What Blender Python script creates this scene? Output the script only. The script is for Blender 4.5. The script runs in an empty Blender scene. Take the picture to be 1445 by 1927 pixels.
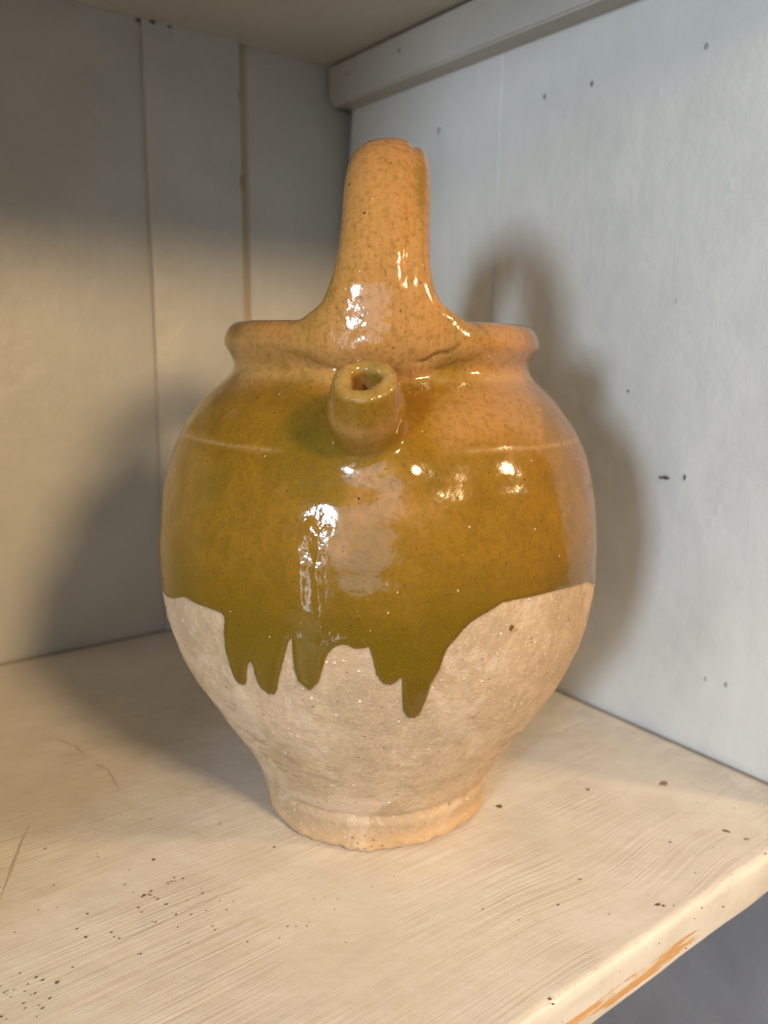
import bpy, bmesh, math, random
import numpy as np
from mathutils import Vector, Matrix, noise as mnoise

C = bpy.context.scene.collection
scene = bpy.context.scene
R = math.radians
random.seed(7); rng = np.random.default_rng(7)

# ------------------------------------------------------------------ camera
H = 0.21870747
yaw, pitch, roll = -0.64926515, 0.20157795, 0.01486975
d = Vector((-math.sin(yaw)*math.cos(pitch), math.cos(yaw)*math.cos(pitch), -math.sin(pitch)))
r_ = Vector((math.cos(yaw), math.sin(yaw), 0)); u_ = r_.cross(d)
r2 = r_*math.cos(roll) + u_*math.sin(roll); u2 = u_*math.cos(roll) - r_*math.sin(roll)
cam = bpy.data.objects.new('camera', bpy.data.cameras.new('camera'))
C.objects.link(cam)
cam.matrix_world = Matrix(((r2.x, u2.x, -d.x, 0), (r2.y, u2.y, -d.y, 0), (r2.z, u2.z, -d.z, H), (0, 0, 0, 1)))
cam.data.sensor_fit = 'VERTICAL'; cam.data.sensor_height = 24; cam.data.sensor_width = 24
cam.data.lens = 1519.1/1927*24
cam.data.clip_start = 0.01; cam.data.clip_end = 50
cam.data.dof.use_dof = True; cam.data.dof.focus_distance = 0.30; cam.data.dof.aperture_fstop = 6.0
scene.camera = cam

# ------------------------------------------------------------------ dim room light
w = bpy.data.worlds.new('World'); scene.world = w; w.use_nodes = True
bg = w.node_tree.nodes['Background']; bg.inputs[0].default_value = (0.97, 0.95, 0.93, 1); bg.inputs[1].default_value = 0.155

JX, JY = 0.22323569, 0.29748639
def area(name, az, el, dist, size, size_y, power, color, shape='RECTANGLE', aim=None):
    L = bpy.data.lights.new(name, 'AREA'); L.shape = shape; L.size = size; L.size_y = size_y
    L.energy = power; L.color = color
    o = bpy.data.objects.new(name, L); C.objects.link(o)
    a, e = R(az), R(el)
    c = Vector((JX, JY, 0.16))
    o.location = c + dist*Vector((math.sin(a)*math.cos(e), -math.cos(a)*math.cos(e), math.sin(e)))
    tgt = Vector(aim) if aim else c
    o.rotation_euler = (tgt - o.location).to_track_quat('-Z', 'Y').to_euler()
    return o
area('window_and_fill_light', -62, 9, 1.7, 0.19, 0.30, 19.5, (0.70, 0.85, 1.0))
area('window_and_fill_light', -78, 18, 1.7, 0.20, 0.24, 5.0, (1.0, 0.97, 0.92))
area('window_and_fill_light', -66, -11, 1.6, 0.06, 0.60, 1.6, (0.80, 0.90, 1.0))
area('window_and_fill_light', -45, 4, 2.0, 1.10, 0.95, 6.0, (0.78, 0.90, 1.0), 'ELLIPSE')  # added cool fill that lifts the upper back wall, not an actual window
area('ceiling_lamp', -2, 26.5, 2.26, 0.36, 0.34, 43.0, (1.0, 0.69, 0.37), 'ELLIPSE')
area('ceiling_lamp', 36, 22, 2.3, 0.22, 0.18, 23.0, (1.0, 0.69, 0.37), 'ELLIPSE')

scene.view_settings.view_transform = 'Standard'; scene.view_settings.look = 'None'
scene.view_settings.exposure = 0.0; scene.view_settings.gamma = 1.0
scene.cycles.use_denoising = True

# ------------------------------------------------------------------ helpers
class NT:
    def __init__(s, name):
        s.m = bpy.data.materials.new(name); s.m.use_nodes = True
        s.t = s.m.node_tree; s.b = s.t.nodes['Principled BSDF']
        s.tc = s.t.nodes.new('ShaderNodeTexCoord').outputs['Object']
    def n(s, typ, **kw):
        n = s.t.nodes.new(typ)
        for k, v in kw.items(): setattr(n, k, v)
        return n
    def put(s, inp, v):
        if v is None: return
        if hasattr(v, 'is_linked') or isinstance(v, bpy.types.NodeSocket): s.t.links.new(v, inp)
        else:
            if isinstance(v, tuple) and len(v) == 3 and inp.type == 'RGBA': v = v + (1,)
            inp.default_value = v
    def math(s, op, a, b=None, c=None, clamp=False):
        n = s.n('ShaderNodeMath', operation=op, use_clamp=clamp)
        for i, v in enumerate((a, b, c)):
            if v is not None: s.put(n.inputs[i], v)
        return n.outputs[0]
    def mix(s, f, a, b, mode='MIX'):
        n = s.n('ShaderNodeMix', data_type='RGBA', blend_type=mode)
        s.put(n.inputs[0], f); s.put(n.inputs[6], a); s.put(n.inputs[7], b)
        return n.outputs[2]
    def mapping(s, scale=(1, 1, 1), loc=(0, 0, 0), rot=(0, 0, 0), vec=None):
        n = s.n('ShaderNodeMapping'); s.put(n.inputs[0], vec or s.tc)
        n.inputs['Scale'].default_value = scale; n.inputs['Location'].default_value = loc; n.inputs['Rotation'].default_value = rot
        return n.outputs[0]
    def noise(s, scale, detail=2, rough=.5, vec=None, dist=0.0):
        n = s.n('ShaderNodeTexNoise'); s.put(n.inputs['Vector'], vec or s.tc)
        n.inputs['Scale'].default_value = scale; n.inputs['Detail'].default_value = detail
        n.inputs['Roughness'].default_value = rough; n.inputs['Distortion'].default_value = dist
        return n.outputs[0]
    def vor(s, scale, vec=None, out='Distance', rand=1.0):
        n = s.n('ShaderNodeTexVoronoi'); s.put(n.inputs['Vector'], vec or s.tc); n.inputs['Scale'].default_value = scale
        n.inputs['Randomness'].default_value = rand
        return n.outputs[0], n.outputs[1]
    def ramp(s, v, lo, hi, a=0.0, b=1.0):
        n = s.n('ShaderNodeMapRange', interpolation_type='SMOOTHSTEP'); s.put(n.inputs[0], v)
        n.inputs[1].default_value = lo; n.inputs[2].default_value = hi; n.inputs[3].default_value = a; n.inputs[4].default_value = b
        return n.outputs[0]
    def attr(s, name):
        n = s.n('ShaderNodeAttribute', attribute_name=name); return n.outputs['Fac']
    def bump(s, h, dist, strength=1.0, prev=None):
        n = s.n('ShaderNodeBump'); s.put(n.inputs['Height'], h); n.inputs['Distance'].default_value = dist
        s.put(n.inputs['Strength'], strength)
        if prev is not None: s.put(n.inputs['Normal'], prev)
        return n.outputs[0]
    def xyz(s, vec=None):
        n = s.n('ShaderNodeSeparateXYZ'); s.put(n.inputs[0], vec or s.tc); return n.outputs
    def speck(s, scale, thr_lo, thr_hi, rnd, soft=.03):
        """small round dots in some cells of a voronoi: thr = radius, rnd = share of the cells"""
        dd, col = s.vor(scale)
        sp = s.n('ShaderNodeSeparateColor'); s.put(sp.inputs[0], col)
        on = s.math('LESS_THAN', sp.outputs[0], rnd)
        rad = s.math('MULTIPLY_ADD', sp.outputs[1], thr_hi-thr_lo, thr_lo)
        e = s.ramp(s.math('SUBTRACT', rad, dd), 0.0, soft)
        return s.math('MULTIPLY', e, on)

def link(name, me, mat, parent=None, label=None):
    o = bpy.data.objects.new(name, me); C.objects.link(o)
    if mat: me.materials.clear(); me.materials.append(mat)
    if parent: o.parent = parent
    if label: o['label'] = label
    return o
def box(name, lo, hi, mat, parent, bevel=0.001, seg=2, label=None, cuts=None, jitter=0.0):
    bm = bmesh.new(); bmesh.ops.create_cube(bm, size=1)
    lo, hi = Vector(lo), Vector(hi)
    for v in bm.verts:
        v.co = Vector((lo[i] + (v.co[i]+.5)*(hi[i]-lo[i]) for i in range(3)))
    if bevel: bmesh.ops.bevel(bm, geom=list(bm.edges), offset=bevel, segments=seg, affect='EDGES', profile=.5)
    me = bpy.data.meshes.new(name); bm.to_mesh(me); bm.free()
    me.shade_smooth()
    try: me.set_sharp_from_angle(angle=R(35))
    except Exception: pass
    return link(name, me, mat, parent, label)

# ------------------------------------------------------------------ materials
def paint_mat(name, col, col2, rough, stroke_axis, bump=.5, dirt=None, spec=.5):
    s = NT(name)
    sc = {'x': (6, 260, 260), 'z': (260, 260, 7), 'y': (260, 6, 260)}[stroke_axis]
    n1 = s.noise(1, 3, .6, vec=s.mapping(sc)); n2 = s.noise(14, 4, .6); n3 = s.noise(900, 2, .5)
    c = s.mix(s.ramp(n2, .3, .7), col, col2)
    c = s.mix(s.math('MULTIPLY', s.ramp(n1, .35, .75), .03), c, tuple(q*.72 for q in col2))
    sp = s.speck(55, .02, .06, .12)
    c = s.mix(s.math('MULTIPLY', sp, .5), c, (.35, .32, .28))
    s.put(s.b.inputs['Base Color'], c)
    s.put(s.b.inputs['Roughness'], s.math('MULTIPLY_ADD', n2, .15, rough-.07))
    s.b.inputs['Specular IOR Level'].default_value = spec
    b = s.bump(n1, .00009*bump); b = s.bump(n3, .00012*bump, 1.0, b); b = s.bump(s.noise(35, 3, .5), .0012*bump, 1.0, b)
    s.put(s.b.inputs['Normal'], b)
    return s.m
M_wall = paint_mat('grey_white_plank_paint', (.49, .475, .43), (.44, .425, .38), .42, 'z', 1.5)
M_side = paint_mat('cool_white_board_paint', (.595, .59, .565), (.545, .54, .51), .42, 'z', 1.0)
M_low = paint_mat('under_shelf_shade_grey', (.24, .23, .235), (.20, .19, .195), .5, 'z', .8)  # dimness below the shelf put into the board colour
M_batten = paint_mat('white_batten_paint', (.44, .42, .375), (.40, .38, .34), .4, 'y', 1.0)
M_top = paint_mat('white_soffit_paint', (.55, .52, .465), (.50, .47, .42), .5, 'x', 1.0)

def raw_wood(name, a, b):
    s = NT(name); n = s.noise(1, 4, .6, vec=s.mapping((300, 300, 8)))
    s.put(s.b.inputs['Base Color'], s.mix(n, a, b)); s.b.inputs['Roughness'].default_value = .7
    s.put(s.b.inputs['Normal'], s.bump(n, .0004)); return s.m
M_groove = raw_wood('tan_groove_wood', (.50, .41, .27), (.36, .28, .17))
M_raw = raw_wood('brown_bare_wood', (.22, .07, .025), (.12, .04, .015))

def shelf_mat():
    s = NT('cream_brushed_shelf_paint')
    X = s.xyz()
    # slow wandering of the strokes, with a wide bend near the right front (wood figure under the paint)
    wob = s.noise(7, 1.5, .5)
    kn = s.n('ShaderNodeVectorMath', operation='DISTANCE'); s.put(kn.inputs[0], s.tc); kn.inputs[1].default_value = (.262, .172, 0)
    y = s.math('MULTIPLY_ADD', wob, .007, X[1]); y = s.math('ADD', y, s.math('MULTIPLY', s.ramp(kn.outputs['Value'], .055, .0), .006))
    cb = s.n('ShaderNodeCombineXYZ'); s.put(cb.inputs[0], X[0]); s.put(cb.inputs[1], y); s.put(cb.inputs[2], X[2])
    v = cb.outputs[0]
    a1 = s.noise(1, 3, .6, vec=s.mapping((7, 520, 60), vec=v))
    a2 = s.noise(1, 2, .55, vec=s.mapping((16, 1100, 60), rot=(0, 0, R(1.5)), vec=v))
    a3 = s.noise(1, 3, .5, vec=s.mapping((3, 130, 40), rot=(0, 0, R(-1)), vec=v))
    patch = s.ramp(s.noise(16, 3, .6), .36, .62, .15, 1.0)
    h = s.math('MULTIPLY', s.math('ADD', s.math('MULTIPLY', a1, .6), s.math('MULTIPLY', a2, .4)), patch)
    base = s.mix(s.ramp(s.noise(22, 4, .6), .3, .75), (.675, .64, .585), (.60, .56, .495))
    gro = s.math('MULTIPLY', s.ramp(a1, .52, .36), patch)
    base = s.mix(s.math('MULTIPLY', gro, .30), base, (.46, .36, .24))
    base = s.mix(s.math('MULTIPLY', s.ramp(a3, .55, .72), .14), base, (.52, .42, .30))
    fine = s.speck(260, .06, .16, .035); base = s.mix(s.math('MULTIPLY', fine, .75), base, (.20, .13, .08))
    gr = s.math('MULTIPLY', s.speck(700, .1, .3, .25), s.ramp(s.noise(28, 3, .6), .58, .70)); base = s.mix(s.math('MULTIPLY', gr, .55), base, (.20, .13, .09))
    # worn nose: paint rubbed through to orange bare wood low on the front edge
    wear = s.noise(1, 6, .75, vec=s.mapping((26, 180, 360)))
    inx = s.math('MULTIPLY', s.ramp(X[0], .12, .18), s.ramp(X[0], .315, .26))
    lowz = s.math('MULTIPLY', s.math('MULTIPLY', s.ramp(X[2], -.0095, -.0125), s.ramp(X[2], -.0198, -.0170)), s.ramp(X[1], .1600, .1535))
    wr = s.math('MULTIPLY', inx, lowz)
    wr = s.ramp(s.math('ADD', wear, s.math('MULTIPLY', wr, .31)), .77, .80)
    wr = s.math('MULTIPLY', wr, lowz)
    bare = s.mix(s.noise(1, 3, .6, vec=s.mapping((10, 300, 500))), (.50, .24, .075), (.66, .40, .17))
    base = s.mix(wr, base, bare)
    chips = s.math('MULTIPLY', s.ramp(s.noise(420, 3, .7), .66, .70), s.math('MULTIPLY', s.ramp(s.math('ABSOLUTE', s.math('SUBTRACT', X[1], .156)), .006, .001), .8))
    base = s.mix(chips, base, (.50, .27, .13))
    # grey-blue under-paint showing along the wall on the right
    ed = s.math('MULTIPLY', s.ramp(X[0], .350, .388), s.ramp(s.noise(60, 3, .6), .30, .6))
    base = s.mix(s.math('MULTIPLY', ed, .55), base, (.42, .43, .41))
    gm = s.math('MAXIMUM', s.ramp(X[0], .3862, .3905), s.ramp(X[1], .5715, .5765)); base = s.mix(s.math('MULTIPLY', gm, .8), base, (.13, .115, .085))  # grime band at the wall joints, also painting in the gap's shade
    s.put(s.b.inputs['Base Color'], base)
    s.put(s.b.inputs['Roughness'], s.math('MULTIPLY_ADD', a3, .18, .36))
    b = s.bump(h, .0006); b = s.bump(s.noise(1500, 2, .5), .00007, 1.0, b); b = s.bump(s.noise(40, 3, .5), .001, 1, b)
    s.put(s.b.inputs['Normal'], b)
    return s.m
M_shelf = shelf_mat()

def plain(name, a, b, rough=.7, scale=700):
    s = NT(name); s.put(s.b.inputs['Base Color'], s.mix(s.noise(scale, 3, .6), a, b)); s.b.inputs['Roughness'].default_value = rough
    return s.m
M_hole = plain('dark_nail_hole', (.06, .05, .04), (.03, .025, .02))
M_dent = plain('grey_filled_dent', (.34, .33, .31), (.26, .25, .23))
M_chip = plain('brown_chip', (.13, .085, .05), (.06, .04, .025))
M_tanchip = plain('tan_chip', (.42, .27, .14), (.20, .12, .07))

M_scuff = plain('pale_paint_scuff', (.66, .66, .65), (.52, .52, .51), .5)

# ------------------------------------------------------------------ the cupboard
XW, YB, ZT = 0.3929, 0.5795, 0.433       # side wall plane, back wall plane, underside of the upper shelf
XL = -0.22
cup = bpy.data.objects.new('cupboard', None); C.objects.link(cup)
cup['label'] = 'open white painted wooden cupboard with cream shelf around the glazed jug'
cup['category'] = 'cupboard'
SF = 0.1515

def slab(name, x0, x1, y0, y1, ztop, th, nose, mat, label):
    """a shelf board: rounded nose at the front, thick slab behind"""
    prof = [(y1, ztop), (y1, ztop-th)]
    k = 8
    for i in range(k+1):
        a = -math.pi/2 - i/k*math.pi/2
        prof.append((y0+nose*.8+nose*.8*math.cos(a), ztop-th+nose*.8+nose*.8*math.sin(a)))
    for i in range(k+1):
        a = math.pi - i/k*math.pi/2
        prof.append((y0+nose+nose*math.cos(a), ztop-nose+nose*math.sin(a)))
    n = 120
    V, F = [], []
    for i in range(n+1):
        x = x0+(x1-x0)*i/n
        for j, (y, z) in enumerate(prof):
            wv = .0002*math.sin(x*70+1)+.0001*math.sin(x*171)+.0004*mnoise.noise(Vector((x*40, 3, z*100)))
            yy = y + (wv if y < y0+.012 else 0)
            V.append((x, yy, z))
    m = len(prof)
    for i in range(n):
        for j in range(m):
            F.append((i*m+j, i*m+(j+1) % m, (i+1)*m+(j+1) % m, (i+1)*m+j))
    F.append(tuple(range(m-1, -1, -1))); F.append(tuple(n*m+j for j in range(m)))
    me = bpy.data.meshes.new(name); me.from_pydata(V, [], F); me.update()
    bm = bmesh.new(); bm.from_mesh(me); bmesh.ops.recalc_face_normals(bm, faces=bm.faces); bm.to_mesh(me); bm.free()
    me.shade_smooth(); me.set_sharp_from_angle(angle=R(40))
    return link(name, me, mat, cup, label)
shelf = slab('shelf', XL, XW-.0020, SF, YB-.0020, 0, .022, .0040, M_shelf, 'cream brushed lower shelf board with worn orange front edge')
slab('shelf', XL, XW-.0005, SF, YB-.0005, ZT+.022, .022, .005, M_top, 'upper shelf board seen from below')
slab('shelf', XL, XW-.0005, SF, YB-.0005, -.42, .022, .005, M_top, 'grey board below the shelf')
# back: grooved backing + planks
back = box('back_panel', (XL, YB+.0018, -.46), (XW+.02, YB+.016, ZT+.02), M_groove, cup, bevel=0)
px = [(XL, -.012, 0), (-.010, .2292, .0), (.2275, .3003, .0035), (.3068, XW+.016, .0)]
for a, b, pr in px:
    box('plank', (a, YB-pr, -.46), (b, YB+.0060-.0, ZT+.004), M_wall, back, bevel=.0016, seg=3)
# side: two boards in front of bare wood, the rear one stopping short of the back corner
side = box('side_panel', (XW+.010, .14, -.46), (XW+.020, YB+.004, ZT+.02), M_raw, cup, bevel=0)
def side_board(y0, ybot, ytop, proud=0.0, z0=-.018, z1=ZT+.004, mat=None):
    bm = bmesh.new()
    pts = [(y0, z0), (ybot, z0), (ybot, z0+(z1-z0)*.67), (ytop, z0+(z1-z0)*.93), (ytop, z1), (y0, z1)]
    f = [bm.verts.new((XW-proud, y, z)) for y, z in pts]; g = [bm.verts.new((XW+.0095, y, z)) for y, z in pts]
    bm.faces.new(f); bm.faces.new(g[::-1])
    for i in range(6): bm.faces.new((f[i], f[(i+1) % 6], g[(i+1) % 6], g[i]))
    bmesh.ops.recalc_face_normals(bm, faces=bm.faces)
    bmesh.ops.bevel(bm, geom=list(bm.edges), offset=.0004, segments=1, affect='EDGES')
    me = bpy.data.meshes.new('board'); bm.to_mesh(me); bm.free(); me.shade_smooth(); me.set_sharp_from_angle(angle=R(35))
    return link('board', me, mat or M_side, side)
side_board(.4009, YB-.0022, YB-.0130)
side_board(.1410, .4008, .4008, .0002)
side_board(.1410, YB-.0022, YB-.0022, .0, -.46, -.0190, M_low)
# left end of the cupboard, outside the picture, closes the compartment
box('side_panel', (XL-.018, .14, -.46), (XL-.0005, YB+.014, ZT+.03), M_wall, cup, bevel=.001)

# batten under the upper shelf, with its rounded end at the back corner
def batten():
    bm = bmesh.new()
    z0, z1, y0, y1, rr = .4015, ZT-.0016, .150, YB-.0045, .010
    pts = [(y0, z0), (y1-rr, z0)] + [(y1-rr+rr*math.sin(a), z0+rr-rr*math.cos(a)) for a in [math.pi/2*i/6 for i in range(1, 7)]] + [(y1, z1), (y0, z1)]
    f = [bm.verts.new((XW-.017, y, z)) for y, z in pts]; g = [bm.verts.new((XW-.0003, y, z)) for y, z in pts]
    bm.faces.new(f); bm.faces.new(g[::-1]); n = len(pts)
    for i in range(n): bm.faces.new((f[i], f[(i+1) % n], g[(i+1) % n], g[i]))
    bmesh.ops.recalc_face_normals(bm, faces=bm.faces)
    bmesh.ops.bevel(bm, geom=[e for e in bm.edges if abs(e.verts[0].co.x-e.verts[1].co.x) < 1e-6 and e.verts[0].co.x < XW-.01], offset=.0013, segments=3, affect='EDGES')
    me = bpy.data.meshes.new('batten'); bm.to_mesh(me); bm.free(); me.shade_smooth(); me.set_sharp_from_angle(angle=R(40))
    return link('batten', me, M_batten, cup)
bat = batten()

def blob_mesh(name, L, W, T, seed, n=14, sunk=False):
    """small irregular flake / dent; x long, y wide, z up; a ring proud by T and a centre either domed or sunk"""
    rr = random.Random(seed); V = [(0, 0, T*(.15 if sunk else 1.0))]; F = []
    for ring, (q, z) in enumerate(((.55, T*(.35 if sunk else .95)), (1.0, T*.5), (1.08, 0))):
        for i in range(n):
            a = 2*math.pi*i/n; k = q*(1+.6*mnoise.noise(Vector((math.cos(a)*1.6+seed*1.37, math.sin(a)*1.6, seed*.7))))
            V.append((L/2*k*math.cos(a), W/2*k*math.sin(a), z))
    for i in range(n): F.append((0, 1+i, 1+(i+1) % n))
    for r0 in range(2):
        for i in range(n):
            a, b = 1+r0*n+i, 1+r0*n+(i+1) % n; F.append((a, a+n, b+n, b))
    me = bpy.data.meshes.new(name); me.from_pydata(V, [], F); me.update(); me.shade_smooth(); return me
def on_side(y, z, L, W, mat, parent, rot=0, name='nail_hole', x=XW):
    me = blob_mesh(name, L, W, .00035, y*97+z*31, sunk=True)
    o = link(name, me, mat, parent)
    o.matrix_world = Matrix.Translation((x-.0001, y, z)) @ Matrix.Rotation(R(-90), 4, 'Y') @ Matrix.Rotation(R(rot), 4, 'Z')
    return o
for y, z, L, W, m in [(.3635, .3678, .0030, .0020, M_dent), (.3637, .3678, .0016, .0012, M_hole), (.328, .367, .0034, .0018, M_dent), (.3282, .3666, .0024, .0011, M_hole),
                      (.461, .367, .0040, .0030, M_dent), (.257, .368, .0036, .0022, M_dent), (.2475, .1515, .0030, .0014, M_hole), (.259, .1500, .0022, .0040, M_chip),
                      (.262, .1496, .0016, .0030, M_chip), (.288, .196, .0015, .0012, M_hole), (.212, .044, .0030, .0016, M_dent), (.224, .043, .0022, .0012, M_dent),
    (.282, .3535, .0040, .0008, M_scuff), (.276, .3545, .0030, .0007, M_scuff), (.271, .3515, .0022, .0008, M_scuff), (.345, .3555, .0030, .0020, M_scuff), (.236, .3000, .0050, .0008, M_scuff), (.226, .138, .0060, .0009, M_scuff), (.229, .1300, .0045, .0010, M_scuff), (.233, .121, .0030, .0010, M_scuff), (.300, .058, .0030, .0010, M_scuff), (.31, .0500, .0020, .0012, M_dent), (.262, .245, .003, .0006, M_dent)]:
    on_side(y, z, L, W, m, side, x=XW-.0003 if y < .4008 else XW)
for y, z in ((.4855, .4205), (.5495, .4205)): on_side(y, z, .0038, .0032, M_dent, bat, x=XW-.017); 
for y, z in ((.4857, .4207), (.5497, .4207)): on_side(y, z, .0014, .0012, M_hole, bat, x=XW-.0172)
# chipped knots along the top of the middle plank
for x, z, L, W, m in [(.2350, ZT-.0012, .0045, .0022, M_hole), (.2465, ZT-.0016, .0040, .0016, M_hole), (.2475, ZT-.0055, .0025, .002, M_dent), (.2265, ZT-.0015, .004, .003, M_hole), (.2985, .398, .0022, .006, M_dent), (.2992, .338, .0022, .011, M_tanchip)]:
    me = blob_mesh('knot', L, W, .0004, x*50, sunk=True); o = link('knot', me, m, back)
    o.matrix_world = Matrix.Translation((x, YB-.0035 if x > .2275 else YB, z)) @ Matrix.Rotation(R(90), 4, 'X')

# chips, flecks and scratches on the shelf
FL = [(262.4, 249.0, 10, 6), (309.8, 234.0, 6, 4), (346.5, 214.7, 13, 8), (333.6, 172.7, 9, 4), (335.2, 163.5, 7, 4), (263.4, 160.9, 9, 4), (264.8, 159.1, 5, 3), (331.9, 152.7, 3, 2), (145.8, 314.7, 3, 2.5), (110.9, 307.1, 5, 4), (99.2, 287.0, 5, 4), (77.3, 289.4, 4, 2), (71.4, 283.2, 4, 2), (72.8, 276.9, 5, 3), (75.5, 342.4, 3, 2), (71.6, 314.7, 2, 2), (95.1, 298.1, 3, 1.5), (62.5, 302.7, 2, 1), (52.3, 294.9, 2, 1), (98.1, 286.6, 4, 2), (101.3, 285.5, 3, 2), (94.7, 277.9, 3, 2), (113.6, 254.6, 2, 2), (113.6, 252.1, 3, 1), (157.5, 284.6, 4, 3), (58.3, 260.6, 5, 3), (57.7, 260.4, 6, 3), (54.0, 264.6, 4, 2), (250.4, 189.9, 5, 2), (230.8, 184.5, 3, 3), (304.7, 182.9, 4, 2), (190.6, 151.9, 6, 3), (191.6, 154.0, 4, 6), (204.4, 200.5, 2, 2), (276.2, 149.3, 3, 2), (283.8, 144.6, 3, 2), (251.0, 140.2, 3, 2)]
k = 1/4200.
join_V, join_F = [], []
for i, (x, y, L, W) in enumerate(FL):
    x, y = x/1000, y/1000
    dist = math.hypot(x, y)
    sL, sW = L*dist/1519*1.35, W*dist/1519*1.5
    if L >= 7:
        m = M_tanchip if (L == 13 or L == 7) else M_chip
        me = blob_mesh('paint_chip', sL, sW, .0004, i, sunk=(L == 13)); o = link('paint_chip', me, m, shelf)
        o.matrix_world = Matrix.Translation((x, y, .00005)) @ Matrix.Rotation(R(-20+25*(i % 3)-37), 4, 'Z')
    else:
        me = blob_mesh('t', sL, sW, .0003, i, n=7)
        a = R(random.uniform(-70, 20)); b0 = len(join_V)
        for v in me.vertices: join_V.append((x+v.co.x*math.cos(a)-v.co.y*math.sin(a), y+v.co.x*math.sin(a)+v.co.y*math.cos(a), v.co.z+.00005))
        for p in me.polygons: join_F.append(tuple(b0+q for q in p.vertices))
        bpy.data.meshes.remove(me)
for cl, n, sp, smin, smax in (((.040, .262), 45, .010, .00012, .00045), ((.105, .262), 16, .012, .00012, .0004), ((.108, .285), 14, .006, .0002, .0005), ((.14, .232), 10, .01, .0001, .0003), ((.10, .30), 14, .05, .0001, .00028), ((.30, .17), 14, .03, .0001, .0003)):
    for i in range(n):
        x = random.gauss(cl[0], sp); y = random.gauss(cl[1], sp*.7); sL = random.uniform(smin, smax)*2
        me = blob_mesh('t', sL*1.5, sL*.8, .0002, i+cl[0]*100, n=6)
        a = random.uniform(-1.2, .6); b0 = len(join_V)
        for v in me.vertices: join_V.append((x+v.co.x*math.cos(a)-v.co.y*math.sin(a), y+v.co.x*math.sin(a)+v.co.y*math.cos(a), v.co.z+.00005))
        for p in me.polygons: join_F.append(tuple(b0+q for q in p.vertices))
        bpy.data.meshes.remove(me)
me = bpy.data.meshes.new('paint_flecks'); me.from_pydata(join_V, [], join_F); me.update()
fk = link('paint_flecks', me, M_chip, shelf, 'fine dark flecks scattered over the cream paint'); fk['kind'] = 'stuff'
M_scr = plain('faint_grey_scratch', (.50, .45, .38), (.44, .38, .31), .6)
def scratch(pts, wd, name='scratch'):
    V, F = [], []; P = []
    for i in range(len(pts)-1):
        for t in np.linspace(0, 1, 14, endpoint=False):
            P.append(Vector(pts[i]).lerp(Vector(pts[i+1]), t))
    for i, p in enumerate(P):
        q = P[min(i+1, len(P)-1)]-P[max(i-1, 0)]; nn = Vector((-q.y, q.x)).normalized()
        ww = wd*(.5+.9*abs(mnoise.noise(Vector((i*.9, wd*1e4, pts[0][0])))))*min(1, i/4+.1, (len(P)-1-i)/4+.1)
        c = p+nn*wd*.8*mnoise.noise(Vector((i*.35, 0, pts[0][0]*50)))
        V += [(*(c-nn*ww), .0001), (*(c), .00016), (*(c+nn*ww), .0001)]
    for i in range(len(P)-1):
        for j in (0, 1): F.append((i*3+j, i*3+j+1, i*3+j+4, i*3+j+3))
    me = bpy.data.meshes.new(name); me.from_pydata(V, [], F); me.update(); link(name, me, M_scr, shelf)
scratch([(.0514, .3169), (.077, .3716)], .0007)
scratch([(.1078, .4445), (.1147, .4282), (.1146, .4138)], .0007)
scratch([(.117, .404), (.1203, .3926), (.1181, .3689)], .0005)
scratch([(.0758, .266), (.1159, .269), (.1392, .2682)], .0004)

# ------------------------------------------------------------------ the jug: one solid by signed distances, cut into body, handle and spout
# local frame: x towards the front (spout side), y to the right, z up, origin on the shelf under the axis; millimetres while modelling
ang = math.atan2(-0.79984395, -0.60020801)
PO = [(0,0),(49.5,0),(51.8,.5),(53.0,2.2),(53.3,4.5),(53.7,8),(54.7,11.5),(55.8,15),(55.9,17.0),(55.0,18.6),(55.5,19.8),(58.0,23.2),(61.4,29.7),(64.8,35.7),(68.5,41.6),(72.3,47.6),(76.1,53.5),(79.8,59.4),(83.4,65.4),(86.8,71.3),(89.9,77.3),(92.5,83.2),(94.7,89.2),(96.4,95.1),(97.8,101),(98.8,107),(99.5,112.9),(99.9,118.9),(99.95,124.8),(99.8,130.8),(99.4,136.7),(98.8,142.7),(98.0,148.6),(97.1,154.6),(95.9,160.5),(94.4,166.4),(92.5,172.4),(90.2,178.3),(87.2,184.3),(83.3,190.2),(78.4,196.2),(74.6,199.8),(70.8,202.8),(67.6,205.6),(66.0,208.2),(65.5,210.6),(65.9,212.8),(67.2,215.2),(68.6,217.6),(69.6,219.4),(69.3,221.6),(68.4,223.8),(67.1,225.9),(65.2,227.5),(62.9,228.2),(60.4,228.2),(58.4,226.9),(57.4,224),(56.8,219),(57.5,212),(59.5,205),(64,200),(72,193),(79,184),(85,172),(89,155),(91.5,135),(91.5,118),(89,98),(83,80),(74,62),(64,46),(54,32),(46,20),(38,11),(24,7.5),(0,7)]
PO = np.array(PO, float)
GS = 1.15
x0g, y0g, z0g = -104.0, -104.0, -3.0
nx = ny = int(208/GS)+1+14; nz = int(315/GS)+1
gx = x0g + GS*np.arange(nx); gy = y0g + GS*np.arange(ny); gz = z0g + GS*np.arange(nz)
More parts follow.
